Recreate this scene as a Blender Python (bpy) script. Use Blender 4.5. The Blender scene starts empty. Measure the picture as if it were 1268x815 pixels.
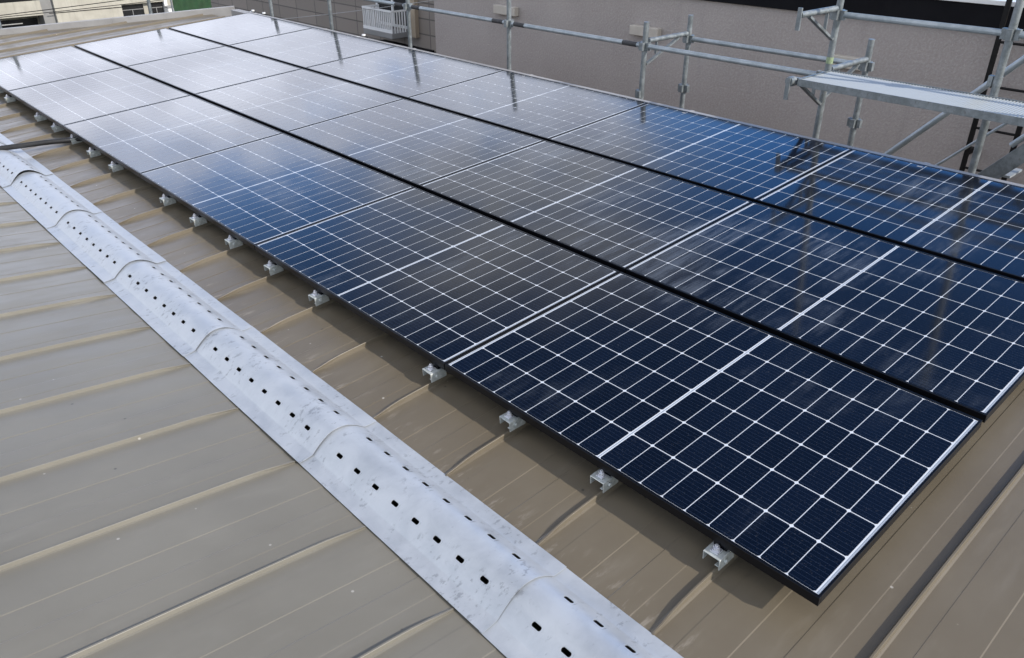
import bpy, bmesh, math, random
from mathutils import Vector, Matrix

random.seed(7)
SC = bpy.context.scene
COL = SC.collection
R = math.radians

# ------------------------------------------------------------------ camera
cam_data = bpy.data.cameras.new("camera")
cam = bpy.data.objects.new("camera", cam_data)
COL.objects.link(cam)
cam_data.sensor_fit = 'HORIZONTAL'
cam_data.sensor_width = 36.0
cam_data.lens = 36.0 * 993.954 / 1268.0
cam_data.clip_start = 0.05
cam_data.clip_end = 2000
CR = ((0.73906951, -0.67362917, 0.0), (-0.32712225, -0.35890085, -0.87417459), (0.58886951, 0.64607579, -0.48561176))
cm = Matrix.Identity(4)
for i in range(3):
    cm[i][0] = CR[0][i]; cm[i][1] = -CR[1][i]; cm[i][2] = -CR[2][i]
cm[0][3], cm[1][3], cm[2][3] = -1.76674, -0.61307, 7.79321
cam.matrix_world = cm
SC.camera = cam

# ------------------------------------------------------------------ exposure
SC.view_settings.view_transform = 'Standard'
SC.view_settings.look = 'None'
SC.view_settings.exposure = 0.60
SC.view_settings.gamma = 1.0
SC.view_settings.use_curve_mapping = False

# ------------------------------------------------------------------ sun
SUN = Vector((0.229, -0.802, 0.552)).normalized()      # direction towards the sun
sd = bpy.data.lights.new("sun", 'SUN')
sd.energy = 2.6
sd.angle = R(0.6)
sd.color = (1.0, 0.93, 0.83)
so = bpy.data.objects.new("sun", sd)
COL.objects.link(so)
so.rotation_euler = SUN.to_track_quat('Z', 'Y').to_euler()
so.location = (2, -8, 14)

# ------------------------------------------------------------------ sky with broken cloud
world = bpy.data.worlds.new("World")
SC.world = world
world.use_nodes = True
wn, wl = world.node_tree.nodes, world.node_tree.links
wn.clear()

class NT:
    """tiny node-graph helper"""
    def __init__(s, nodes, links): s.n, s.l = nodes, links
    def put(s, sock, val):
        if isinstance(val, bpy.types.NodeSocket): s.l.new(val, sock)
        else: sock.default_value = val
    def node(s, t, **kw):
        nd = s.n.new(t)
        for k, v in kw.items(): setattr(nd, k, v)
        return nd
    def m(s, op, a, b=0.0, c=0.0):
        nd = s.node('ShaderNodeMath', operation=op)
        s.put(nd.inputs[0], a); s.put(nd.inputs[1], b); s.put(nd.inputs[2], c)
        return nd.outputs[0]
    def ramp(s, v, a, b, lo=0.0, hi=1.0, mode='SMOOTHSTEP'):
        nd = s.node('ShaderNodeMapRange', interpolation_type=mode)
        s.put(nd.inputs['Value'], v)
        for n_, x in (('From Min', a), ('From Max', b), ('To Min', lo), ('To Max', hi)): s.put(nd.inputs[n_], x)
        return nd.outputs['Result']
    def mix(s, f, a, b):
        nd = s.node('ShaderNodeMix', data_type='RGBA')
        s.put(nd.inputs[0], f); s.put(nd.inputs[6], a); s.put(nd.inputs[7], b)
        return nd.outputs[2]
    def noise(s, vec, scale, detail=3.0, rough=0.55, dist=0.0):
        nd = s.node('ShaderNodeTexNoise')
        s.put(nd.inputs['Vector'], vec)
        nd.inputs['Scale'].default_value = scale; nd.inputs['Detail'].default_value = detail
        nd.inputs['Roughness'].default_value = rough; nd.inputs['Distortion'].default_value = dist
        return nd.outputs['Fac']
    def mapping(s, vec, scale=(1, 1, 1), loc=(0, 0, 0), rot=(0, 0, 0)):
        nd = s.node('ShaderNodeMapping')
        s.put(nd.inputs['Vector'], vec)
        nd.inputs['Scale'].default_value = scale; nd.inputs['Location'].default_value = loc; nd.inputs['Rotation'].default_value = rot
        return nd.outputs['Vector']

w = NT(wn, wl)
sky = w.node('ShaderNodeTexSky', sky_type='NISHITA')
sky.sun_disc = False
sky.sun_elevation = R(33.5)
sky.sun_rotation = math.atan2(SUN.x, SUN.y)
sky.altitude = 50
sky.air_density = 1.0
sky.dust_density = 0.6
sky.ozone_density = 2.0
tc = w.node('ShaderNodeTexCoord')
sep = w.node('ShaderNodeSeparateXYZ'); wl.new(tc.outputs['Generated'], sep.inputs[0])
dx, dy, dz = sep.outputs
el = w.m('MULTIPLY', w.m('ARCSINE', dz), 57.2958)
az = w.m('MULTIPLY', w.m('ARCTAN2', dx, dy), 57.2958)
flat = w.mapping(tc.outputs['Generated'], scale=(1, 1, 3.2))
n1 = w.noise(flat, 5.0, 5.0, 0.6, 0.3)
n2 = w.noise(w.mapping(flat, loc=(3.1, 1.7, 0.4)), 11.0, 4.0, 0.6)
n3 = w.noise(w.mapping(tc.outputs['Generated'], loc=(7.3, 2.2, 5.0), scale=(1, 1, 1.6)), 2.6, 5.0, 0.6, 0.4)
n4 = w.noise(w.mapping(tc.outputs['Generated'], loc=(1.3, 4.2, 2.0), scale=(1, 1, 6.0)), 9.0, 5.0, 0.65, 0.5)
# bright bank low in the sky over the far roof end
edge = w.m('MULTIPLY_ADD', w.m('SUBTRACT', n1, 0.5), 9.0, w.m('MULTIPLY_ADD', w.m('SUBTRACT', n4, 0.5), 17.0, w.ramp(az, 10, 48, 19.6, 22.5, 'LINEAR')))
bank = w.ramp(w.m('SUBTRACT', edge, el), -2.0, 3.0)
azlim = w.m('MULTIPLY_ADD', w.m('SUBTRACT', n2, 0.5), 8.0, 51.0)
side = w.m('MULTIPLY', w.ramp(w.m('SUBTRACT', azlim, az), -1.0, 4.0), w.ramp(az, -75, -40))
holes = w.m('MULTIPLY', w.ramp(n4, 0.60, 0.68), w.ramp(el, 13.0, 14.5))         # blue breaks in the upper part of the bank
bank = w.m('MULTIPLY', w.m('MULTIPLY', bank, side), w.m('SUBTRACT', 1.0, w.m('MULTIPLY', holes, 0.75)))
# thin grey sheet above the bank
grey = w.m('MULTIPLY', w.ramp(el, 17, 23), w.ramp(w.m('MULTIPLY_ADD', w.m('SUBTRACT', n2, 0.5), 10.0, el), 36, 28))
grey = w.m('MULTIPLY', grey, w.m('MULTIPLY', w.ramp(az, 24, 34), w.ramp(w.m('MULTIPLY_ADD', w.m('SUBTRACT', n1, 0.5), 20.0, az), 56, 46)))
grey = w.m('MULTIPLY', grey, w.ramp(n4, 0.34, 0.54, 0.30, 1.0))
# scattered cloud over the rest of the dome
rest = w.m('MULTIPLY', w.ramp(n3, 0.43, 0.58), w.ramp(w.m('ABSOLUTE', w.m('SUBTRACT', az, 40)), 45, 85))
CL = 1.0
bankcol = w.mix(w.ramp(az, 12, 46), (13.8, 14.4, 16.4, 1), (8.2, 8.8, 10.4, 1))
bankcol = w.mix(w.ramp(n2, 0.38, 0.62, 0.0, 0.6), bankcol, (5.2, 5.5, 6.8, 1))
# clear air: vivid low down opposite the sun, deep blue higher up
front = w.m('MULTIPLY', w.ramp(az, -20, 10), w.ramp(az, 130, 95))
vivid = w.mix(w.ramp(el, 33, 19), (0.30, 0.40, 0.52, 1), (1.25, 1.70, 2.2, 1))
vivid = w.mix(w.ramp(az, 50, 62), vivid, w.mix(w.ramp(el, 33, 19), (0.34, 0.48, 0.66, 1), (0.62, 1.35, 2.2, 1)))
tint = w.mix(front, (1, 1, 1, 1), vivid)
mm = w.node('ShaderNodeMix', data_type='RGBA', blend_type='MULTIPLY'); mm.inputs[0].default_value = 1.0
wl.new(sky.outputs[0], mm.inputs[6]); wl.new(tint, mm.inputs[7])
c = w.mix(w.m('MULTIPLY', rest, 0.9), mm.outputs[2], (8.5, 8.4, 8.4, 1))
c = w.mix(w.m('MULTIPLY', grey, 0.9), c, (4.9, 5.0, 5.1, 1))
shade = w.m('MULTIPLY_ADD', w.m('SUBTRACT', n2, 0.5), 3.0, el)          # darker layers low in the bank
lay = w.m('MULTIPLY', w.ramp(shade, 11.7, 12.4), w.ramp(shade, 13.6, 12.7))
lay = w.m('MAXIMUM', w.m('MULTIPLY', lay, w.ramp(az, 48, 34)), w.ramp(shade, 10.6, 9.8))
bankcol = w.mix(w.m('MULTIPLY', lay, 0.55), bankcol, (4.6, 4.9, 5.8, 1))
c = w.mix(bank, c, bankcol)
bg = w.node('ShaderNodeBackground'); bg.inputs['Strength'].default_value = 0.13
wl.new(c, bg.inputs['Color'])
wo = w.node('ShaderNodeOutputWorld'); wl.new(bg.outputs[0], wo.inputs['Surface'])

# ------------------------------------------------------------------ frames
SL = R(4.075)                                  # pitch of the roof slope under the panels
def P(u, v, w_):                               # along the valley, up the slope, off the panel plane
    return Vector((v * math.cos(SL) - w_ * math.sin(SL), u, 6.0 + v * math.sin(SL) + w_ * math.cos(SL)))
HW = -0.13                                     # roof sheet lies this far under the panel plane

# ------------------------------------------------------------------ materials
def mat(name, base=(0.5, 0.5, 0.5), rough=0.5, metal=0.0, spec=0.5):
    m = bpy.data.materials.new(name); m.use_nodes = True
    b = m.node_tree.nodes['Principled BSDF']
    b.inputs['Base Color'].default_value = (*base, 1); b.inputs['Roughness'].default_value = rough
    b.inputs['Metallic'].default_value = metal; b.inputs['Specular IOR Level'].default_value = spec
    return m, NT(m.node_tree.nodes, m.node_tree.links), b

def coords(t, kind='Object'):
    return t.node('ShaderNodeTexCoord').outputs[kind]
def wpos(t):
    return t.node('ShaderNodeNewGeometry').outputs['Position']
def bump(t, b, h, strength=0.3, dist=0.01):
    nd = t.node('ShaderNodeBump'); nd.inputs['Strength'].default_value = strength; nd.inputs['Distance'].default_value = dist
    t.put(nd.inputs['Height'], h); t.l.new(nd.outputs[0], b.inputs['Normal'])

M = {}
# painted steel roofing, dusty and lightly stained
def roof_paint(name, c0, c1, c2, deposit):
    m, t, b = mat(name, rough=0.36)
    p = wpos(t)
    big = t.noise(p, 1.3, 5, 0.6); mid = t.noise(t.mapping(p, scale=(0.6, 2.6, 1)), 5.0, 5, 0.65); fine = t.noise(p, 70.0, 3, 0.6)
    c = t.mix(t.ramp(big, 0.3, 0.7), (*c0, 1), (*c1, 1))
    c = t.mix(t.ramp(mid, 0.52, 0.78, 0, 0.35), c, (*c2, 1))
    c = t.mix(t.ramp(fine, 0.68, 0.80, 0, 0.30), c, (c0[0] * 0.5, c0[1] * 0.48, c0[2] * 0.45, 1))
    sp1 = t.node('ShaderNodeTexVoronoi'); t.put(sp1.inputs['Vector'], p); sp1.inputs['Scale'].default_value = 7.0
    c = t.mix(t.m('MULTIPLY', t.ramp(sp1.outputs['Distance'], 0.045, 0.025), 0.7), c, (0.46, 0.44, 0.40, 1))
    sp2 = t.node('ShaderNodeTexVoronoi'); t.put(sp2.inputs['Vector'], t.mapping(p, loc=(3.3, 1.2, 0))); sp2.inputs['Scale'].default_value = 5.0
    c = t.mix(t.m('MULTIPLY', t.ramp(sp2.outputs['Distance'], 0.040, 0.02), 0.8), c, (0.05, 0.045, 0.04, 1))
    if deposit:                                             # chalky run-off left where the pans drain into the valley
        sx = t.node('ShaderNodeSeparateXYZ'); t.l.new(p, sx.inputs[0])
        st = t.noise(t.mapping(p, scale=(1.0, 4.0, 1)), 6.0, 5, 0.7)
        dep = t.m('MULTIPLY', t.ramp(sx.outputs[0], -0.20, -0.36), t.ramp(st, 0.54, 0.68))
        c = t.mix(t.m('MULTIPLY', dep, 0.5), c, (0.36, 0.32, 0.27, 1))
    t.l.new(c, b.inputs['Base Color'])
    t.l.new(t.ramp(mid, 0.3, 0.7, 0.30, 0.44), b.inputs['Roughness'])
    bump(t, b, t.m('ADD', t.noise(p, 2.2, 2, 0.5), t.m('MULTIPLY', fine, 0.02)), 0.22, 0.012)
    return m
M['roof'] = roof_paint('roof_paint_browner', (0.134, 0.112, 0.080), (0.158, 0.135, 0.100), (0.190, 0.167, 0.132), True)  # slope under the panels: darker, browner tone
M['roof_left'] = roof_paint('roof_paint_paler', (0.172, 0.160, 0.133), (0.200, 0.187, 0.157), (0.226, 0.214, 0.184), False)  # left slope: paler, greyer tone
m, t, b = mat('galvanised_sheet', rough=0.42, metal=0.35)
p = wpos(t)
n = t.noise(p, 7.0, 5, 0.65, 0.4); s = t.noise(t.mapping(p, rot=(0, 0, 0.6), scale=(1, 2.2, 1)), 26.0, 5, 0.7); g = t.noise(p, 2.0, 3)
c = t.mix(t.ramp(n, 0.3, 0.7), (0.42, 0.45, 0.49, 1), (0.51, 0.54, 0.58, 1))
c = t.mix(t.ramp(s, 0.63, 0.72, 0, 0.55), c, (0.30, 0.32, 0.36, 1))
c = t.mix(t.ramp(s, 0.20, 0.36, 0.5, 0.0), c, (0.68, 0.70, 0.73, 1))
t.l.new(c, b.inputs['Base Color']); t.l.new(t.ramp(n, 0.3, 0.7, 0.36, 0.52), b.inputs['Roughness'])
f_ = t.noise(t.mapping(p, rot=(0, 0, 0.9), scale=(1, 1.7, 1)), 26.0, 5, 0.7); zone = t.noise(p, 4.3, 3, 0.6)
c = t.mix(t.m('MULTIPLY', t.ramp(f_, 0.555, 0.63), t.ramp(zone, 0.45, 0.58, 0, 0.55)), c, (0.19, 0.205, 0.23, 1))
t.l.new(c, b.inputs['Base Color'])
bump(t, b, t.m('ADD', g, t.m('MULTIPLY', n, 0.08)), 0.14, 0.012)
M['galv_sheet'] = m

m, t, b = mat('galvanised_pipe', rough=0.42, metal=0.35)
p = wpos(t)
n = t.noise(p, 14.0, 5, 0.7); n2_ = t.noise(t.mapping(p, scale=(1, 1, 0.4)), 45.0, 4, 0.7)
c = t.mix(t.ramp(n, 0.35, 0.7), (0.15, 0.17, 0.18, 1), (0.26, 0.285, 0.30, 1))
c = t.mix(t.ramp(n2_, 0.58, 0.70, 0, 0.7), c, (0.11, 0.11, 0.105, 1))
t.l.new(c, b.inputs['Base Color']); t.l.new(t.ramp(n, 0.3, 0.7, 0.35, 0.6), b.inputs['Roughness'])
M['pipe'] = m

m, t, b = mat('toplit_pale_pipe', rough=0.38, metal=0.35)  # paler pipe zinc: top light on brace and rails put into the colour
p = wpos(t); n = t.noise(p, 9.0, 5, 0.7)
c = t.mix(t.ramp(n, 0.35, 0.7), (0.27, 0.31, 0.335, 1), (0.38, 0.42, 0.45, 1))
t.l.new(c, b.inputs['Base Color']); M['pipe_light'] = m
m, t, b = mat('clamp_zinc', rough=0.38, metal=0.3)
n = t.noise(wpos(t), 60.0, 3, 0.6)
t.l.new(t.mix(t.ramp(n, 0.3, 0.7), (0.40, 0.43, 0.42, 1), (0.58, 0.61, 0.60, 1)), b.inputs['Base Color'])
M['clamp'] = m

M['deck'] = mat('mesh_deck_steel', (0.34, 0.37, 0.39), 0.5, 0.2)[0]
M['bolt'] = mat('bright_zinc_bolt', (0.66, 0.67, 0.72), 0.28, 0.6)[0]
M['frame'] = mat('black_anodised', (0.004, 0.0045, 0.0065), 0.28, 0.0, 0.18)[0]

def glass_dirt(t, b, base, lo=0.088, hi=0.18):
    p = wpos(t)
    a = t.noise(t.mapping(p, scale=(1.0, 1.0, 1.0)), 1.1, 5, 0.6, 0.6)
    s_ = t.noise(t.mapping(p, scale=(0.7, 6.0, 1.0)), 3.0, 5, 0.7)
    sm = t.m('MULTIPLY', t.ramp(a, 0.50, 0.70), t.ramp(s_, 0.40, 0.68))
    c_ = t.mix(t.m('MULTIPLY', sm, 0.19), base, (0.30, 0.34, 0.40, 1))
    dust = t.noise(p, 160.0, 2, 0.5)
    c_ = t.mix(t.ramp(dust, 0.60, 0.75, 0.0, 0.05), c_, (0.40, 0.40, 0.40, 1))
    t.l.new(c_, b.inputs['Base Color'])
    t.l.new(t.m('MULTIPLY_ADD', sm, hi - lo, lo), b.inputs['Roughness'])
    bump(t, b, t.noise(p, 3.0, 2, 0.5), 0.05, 0.01)

m, t, b = mat('solar_cell', rough=0.06)
oc = coords(t)
sp = t.node('ShaderNodeSeparateXYZ'); t.l.new(oc, sp.inputs[0])
fx = t.m('ABSOLUTE', t.m('SUBTRACT', t.m('FRACT', t.m('DIVIDE', t.m('SUBTRACT', sp.outputs[0], 0.0151), 0.01848)), 0.5))
bus = t.ramp(fx, 0.045, 0.020, 0.0, 0.75, 'LINEAR')
at = t.node('ShaderNodeAttribute'); at.attribute_name = 'cell_tone'
base = t.mix(at.outputs['Fac'], (0.0013, 0.0026, 0.0072, 1), (0.0022, 0.0044, 0.0118, 1))
base = t.mix(bus, base, (0.024, 0.036, 0.066, 1))
glass_dirt(t, b, base)
M['cell'] = m
m, t, b = mat('cell_backsheet', rough=0.07)
glass_dirt(t, b, (0.60, 0.64, 0.70, 1)); M['sheet'] = m
m, t, b = mat('cell_ribbon', rough=0.10)
glass_dirt(t, b, (0.26, 0.30, 0.36, 1)); M['ribbon'] = m

m, t, b = mat('coping_metal', (0.30, 0.29, 0.28), 0.45)
n = t.noise(wpos(t), 3.0, 5, 0.6)
t.l.new(t.mix(t.ramp(n, 0.3, 0.7), (0.25, 0.245, 0.245, 1), (0.32, 0.315, 0.315, 1)), b.inputs['Base Color']); M['coping'] = m

m, t, b = mat('grey_stucco', rough=0.85)
p = wpos(t)
v_ = t.noise(p, 38.0, 6, 0.7); bg_ = t.noise(p, 0.8, 4, 0.6); st = t.noise(t.mapping(p, scale=(1, 2.5, 0.25)), 2.0, 5, 0.6)
c = t.mix(t.ramp(bg_, 0.3, 0.7), (0.345, 0.305, 0.288, 1), (0.385, 0.345, 0.328, 1))
c = t.mix(t.ramp(v_, 0.42, 0.66, 0, 0.5), c, (0.46, 0.43, 0.41, 1))
c = t.mix(t.ramp(st, 0.55, 0.8, 0, 0.25), c, (0.21, 0.195, 0.19, 1))
t.l.new(c, b.inputs['Base Color']); bump(t, b, v_, 0.8, 0.012); M['stucco'] = m

m, t, b = mat('brown_tile', rough=0.6)
p = t.mapping(wpos(t), rot=(0, 0, 0))
sx = t.node('ShaderNodeSeparateXYZ'); t.l.new(p, sx.inputs[0])
cx_ = t.node('ShaderNodeCombineXYZ'); t.l.new(t.m('ADD', sx.outputs[0], sx.outputs[1]), cx_.inputs[0]); t.l.new(sx.outputs[2], cx_.inputs[1])
br = t.node('ShaderNodeTexBrick'); t.l.new(cx_.outputs[0], br.inputs['Vector'])
br.offset = 0.0
br.inputs['Scale'].default_value = 1.0; br.inputs['Brick Width'].default_value = 0.9; br.inputs['Row Height'].default_value = 0.30
br.inputs['Mortar Size'].default_value = 0.014
br.inputs['Color1'].default_value = (0.20, 0.172, 0.150, 1); br.inputs['Color2'].default_value = (0.25, 0.215, 0.188, 1); br.inputs['Mortar'].default_value = (0.085, 0.075, 0.067, 1)
n = t.noise(wpos(t), 1.2, 5, 0.6)
t.l.new(t.mix(t.ramp(n, 0.35, 0.75, 0, 0.4), br.outputs['Color'], (0.21, 0.19, 0.17, 1)), b.inputs['Base Color'])
M['tile'] = m

m, t, b = mat('pale_concrete', rough=0.8)
p = wpos(t); n = t.noise(p, 0.7, 6, 0.65); n2_ = t.noise(t.mapping(p, scale=(4, 4, 0.3)), 1.5, 5, 0.6)
c = t.mix(t.ramp(n, 0.3, 0.7), (0.36, 0.34, 0.29, 1), (0.46, 0.44, 0.38, 1))
t.l.new(t.mix(t.ramp(n2_, 0.5, 0.75, 0, 0.4), c, (0.25, 0.24, 0.21, 1)), b.inputs['Base Color']); M['concrete'] = m

def noisy(name, c0, c1, scale=4.0, rough=0.5, metal=0.0):
    m, t, b = mat(name, c0, rough, metal)
    n = t.noise(wpos(t), scale, 4, 0.6)
    t.l.new(t.mix(t.ramp(n, 0.3, 0.7), (*c0, 1), (*c1, 1)), b.inputs['Base Color'])
    return m
M['grey_concrete'] = noisy('grey_concrete', (0.22, 0.22, 0.22), (0.27, 0.27, 0.27), 1.0, 0.8)
M['dark_glass'] = noisy('dark_window_glass', (0.012, 0.013, 0.014), (0.02, 0.02, 0.022), 2.0, 0.15)
M['black'] = noisy('black_cladding', (0.004, 0.004, 0.006), (0.007, 0.007, 0.009), 2.0, 0.6)
M['black'].node_tree.nodes['Principled BSDF'].inputs['Specular IOR Level'].default_value = 0.12
M['black_steel'] = noisy('black_painted_steel', (0.006, 0.006, 0.007), (0.012, 0.011, 0.011), 12.0, 0.5)
M['black_steel'].node_tree.nodes['Principled BSDF'].inputs['Specular IOR Level'].default_value = 0.2
M['white'] = noisy('white_paint', (0.70, 0.71, 0.72), (0.78, 0.78, 0.78), 4.0, 0.4)
M['beige_plastic'] = noisy('beige_plastic', (0.46, 0.42, 0.37), (0.52, 0.48, 0.42), 6.0, 0.5)
M['beige_wall'] = noisy('beige_render', (0.33, 0.27, 0.20), (0.38, 0.31, 0.23), 2.0, 0.8)
M['green'] = noisy('green_sheet_cloth', (0.006, 0.035, 0.010), (0.010, 0.055, 0.015), 3.0, 0.55)
M['tape'] = noisy('dark_grip_tape', (0.03, 0.03, 0.032), (0.055, 0.055, 0.06), 30.0, 0.7)
M['greentape'] = noisy('worn_green_paint', (0.22, 0.30, 0.16), (0.32, 0.38, 0.24), 60.0, 0.6)
M['rubber'] = noisy('black_conduit', (0.012, 0.012, 0.013), (0.02, 0.02, 0.022), 20.0, 0.45)
M['asphalt'] = noisy('asphalt', (0.045, 0.045, 0.046), (0.06, 0.06, 0.06), 0.6, 0.9)
M['trough'] = noisy('dark_gutter_steel', (0.05, 0.045, 0.04), (0.08, 0.07, 0.06), 8.0, 0.6)  # trough dark all over, slightly mottled
M['wire'] = noisy('grey_wire', (0.30, 0.30, 0.30), (0.40, 0.40, 0.40), 8.0, 0.5)

# ------------------------------------------------------------------ mesh builder
class MB:
    def __init__(s): s.v, s.f, s.mi, s.cur = [], [], [], 0
    def add(s, vs, fs, mi=None):
        o = len(s.v); s.v += [Vector(x) for x in vs]
        s.f += [[i + o for i in f] for f in fs]; s.mi += [s.cur if mi is None else mi] * len(fs)
        return s
    def hexa(s, c8, mi=None):
        return s.add(c8, [(0, 3, 2, 1), (4, 5, 6, 7), (0, 1, 5, 4), (1, 2, 6, 5), (2, 3, 7, 6), (3, 0, 4, 7)], mi)
    def box(s, x0, x1, y0, y1, z0, z1, mi=None):
        return s.hexa([(x0, y0, z0), (x1, y0, z0), (x1, y1, z0), (x0, y1, z0), (x0, y0, z1), (x1, y0, z1), (x1, y1, z1), (x0, y1, z1)], mi)
    def beam(s, p0, p1, wd, ht, up=(0, 0, 1), mi=None):
        p0, p1 = Vector(p0), Vector(p1); d = (p1 - p0).normalized(); sd_ = d.cross(Vector(up)).normalized(); u_ = sd_.cross(d)
        a, b_ = sd_ * wd / 2, u_ * ht / 2
        return s.hexa([p0 - a - b_, p0 + a - b_, p1 + a - b_, p1 - a - b_, p0 - a + b_, p0 + a + b_, p1 + a + b_, p1 - a + b_], mi)
    def cyl(s, p0, p1, r, n=14, mi=None, r1=None, caps=True):
        p0, p1 = Vector(p0), Vector(p1); d = (p1 - p0).normalized(); r1 = r if r1 is None else r1
        a = d.orthogonal().normalized(); b_ = d.cross(a)
        vs = [p0 + (a * math.cos(k * 2 * math.pi / n) + b_ * math.sin(k * 2 * math.pi / n)) * r for k in range(n)]
        vs += [p1 + (a * math.cos(k * 2 * math.pi / n) + b_ * math.sin(k * 2 * math.pi / n)) * r1 for k in range(n)]
        fs = [(k, (k + 1) % n, n + (k + 1) % n, n + k) for k in range(n)]
        if caps: fs += [tuple(range(n - 1, -1, -1)), tuple(range(n, 2 * n))]
        return s.add(vs, fs, mi)
    def tube(s, pts, r, n=10, mi=None):
        pts = [Vector(p) for p in pts]; vs, fs = [], []
        for i, q in enumerate(pts):
            d = (pts[min(i + 1, len(pts) - 1)] - pts[max(i - 1, 0)]).normalized()
            a = d.cross(Vector((0.13, 0.21, 0.97))).normalized(); b_ = a.cross(d)
            rr = r(i) if callable(r) else r
            vs += [q + (a * math.cos(k * 2 * math.pi / n) + b_ * math.sin(k * 2 * math.pi / n)) * rr for k in range(n)]
        for i in range(len(pts) - 1):
            fs += [(i * n + k, i * n + (k + 1) % n, (i + 1) * n + (k + 1) % n, (i + 1) * n + k) for k in range(n)]
        fs += [tuple(range(n - 1, -1, -1)), tuple((len(pts) - 1) * n + k for k in range(n))]
        return s.add(vs, fs, mi)
    def build(s, name, mats, parent=None, smooth=0, bevel=0, world=True):
        me = bpy.data.meshes.new(name)
        off = parent.location if (parent is not None and world) else Vector((0, 0, 0))
        root = parent
        while root is not None and root.parent is not None and world:
            root = root.parent; off = off + root.location
        me.from_pydata([tuple(q - off) for q in s.v], [], s.f)
        for mm in (mats if isinstance(mats, (list, tuple)) else [mats]): me.materials.append(M[mm])
        me.polygons.foreach_set('material_index', s.mi)
        bm = bmesh.new(); bm.from_mesh(me)
        bmesh.ops.recalc_face_normals(bm, faces=bm.faces)
        bm.to_mesh(me); bm.free()
        if smooth:
            me.polygons.foreach_set('use_smooth', [True] * len(me.polygons))
            me.set_sharp_from_angle(angle=R(smooth))
        me.update()
        o = bpy.data.objects.new(name, me); COL.objects.link(o)
        if parent is not None: o.parent = parent
        if bevel:
            bv = o.modifiers.new('bevel', 'BEVEL'); bv.width = bevel; bv.segments = 1; bv.limit_method = 'ANGLE'
        return o

def tag(o, label=None, cat=None, group=None, kind=None):
    if label: o['label'] = label
    if cat: o['category'] = cat
    if group: o['group'] = group
    if kind: o['kind'] = kind
    return o
def thing(name, label, cat, loc=(0, 0, 0), rot=(0, 0, 0), group=None):
    o = bpy.data.objects.new(name, None); COL.objects.link(o)
    o.empty_display_size = 0.1; o.location = loc; o.rotation_euler = rot
    return tag(o, label, cat, group)
def dup(root, loc, label, rot=None):
    r = root.copy(); COL.objects.link(r); r.location = loc; r['label'] = label
    if rot is not None: r.rotation_euler = rot
    for ch in list(root.children):
        c_ = ch.copy(); COL.objects.link(c_); c_.parent = r
        for g_ in list(ch.children):
            d_ = g_.copy(); COL.objects.link(d_); d_.parent = c_
    return r
ORD = ['first', 'second', 'third', 'fourth', 'fifth', 'sixth', 'seventh', 'eighth', 'ninth', 'tenth', 'eleventh', 'twelfth', 'thirteenth',
       'fourteenth', 'fifteenth', 'sixteenth', 'seventeenth', 'eighteenth', 'nineteenth', 'twentieth']

GZ = -3.0
# ------------------------------------------------------------------ ground
g = MB(); g.box(-400, 600, -400, 900, GZ - 0.5, GZ)
tag(g.build('ground', 'asphalt'), kind='structure')

# ------------------------------------------------------------------ the house under the roof
house = thing('house', 'low building whose brown metal roof carries the solar panels', 'house', (0, 4, GZ))
SEAM0, PITCH = 0.325, 0.4925
def profile(u0, u1):
    """height of the sheet along the valley: standing seams and small stiffening steps"""
    pts = [(u0, 0.0)]
    k = math.ceil((u0 + 0.05 - SEAM0) / PITCH)
    while SEAM0 + k * PITCH + 0.45 < u1:
        s = SEAM0 + k * PITCH
        pts += [(s - 0.012, 0), (s - 0.0055, 0.0032), (s - 0.0035, 0.0215), (s - 0.0025, 0.0228), (s + 0.0032, 0.0228), (s + 0.0042, 0.0208), (s + 0.006, 0.0032), (s + 0.012, 0)]
        pts += [(s + 0.082, 0), (s + 0.086, 0.0012), (s + 0.174, 0.0012), (s + 0.178, -0.0006), (s + 0.284, -0.0006), (s + 0.288, 0.0012), (s + 0.415, 0.0012), (s + 0.4155, 0.0), (s + 0.418, 0)]
        k += 1
    pts.append((u1, 0.0))
    return pts
def roof_sheet(stations, place, u0, u1, cuts, paint, seam_h=1.0):
    """stations: list of (distance, seam height factor, seam lean)"""
    pr = profile(u0, u1); mb = MB(); n = len(pr); rnd = random.Random(3)
    sway = {}
    vs, fs = [], []
    for d, hf, lean in stations:
        for (u, h) in pr:
            seam = h > 0.0025
            sk = round((u - SEAM0) / PITCH)
            if sk not in sway: sway[sk] = rnd.uniform(0.75, 1.15)
            vs.append(place(u + (lean * sway[sk] * h / 0.0228 if seam else 0), d, h * hf * seam_h if seam else h))
    for i in range(len(stations) - 1):
        for j in range(n - 1):
            fs.append((i * n + j, i * n + j + 1, (i + 1) * n + j + 1, (i + 1) * n + j))
    mb.add(vs, fs)
    o = mb.build('roof_slope', paint, house)
    bm = bmesh.new(); bm.from_mesh(o.data)
    for co, no in cuts: bmesh.ops.bisect_plane(bm, geom=bm.verts[:] + bm.edges[:] + bm.faces[:], plane_co=Vector(co) - house.location, plane_no=no, clear_outer=True)
    bm.to_mesh(o.data); bm.free()
    return o
EAVE = 3.415
A10 = R(10.3)                                          # angle between the two slopes
def left_pt(u, s, h):                                  # s metres up the left slope from its foot by the cover
    return P(u, -0.745 - s * math.cos(A10) - h * math.sin(A10), HW + s * math.sin(A10) + h * math.cos(A10))
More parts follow.
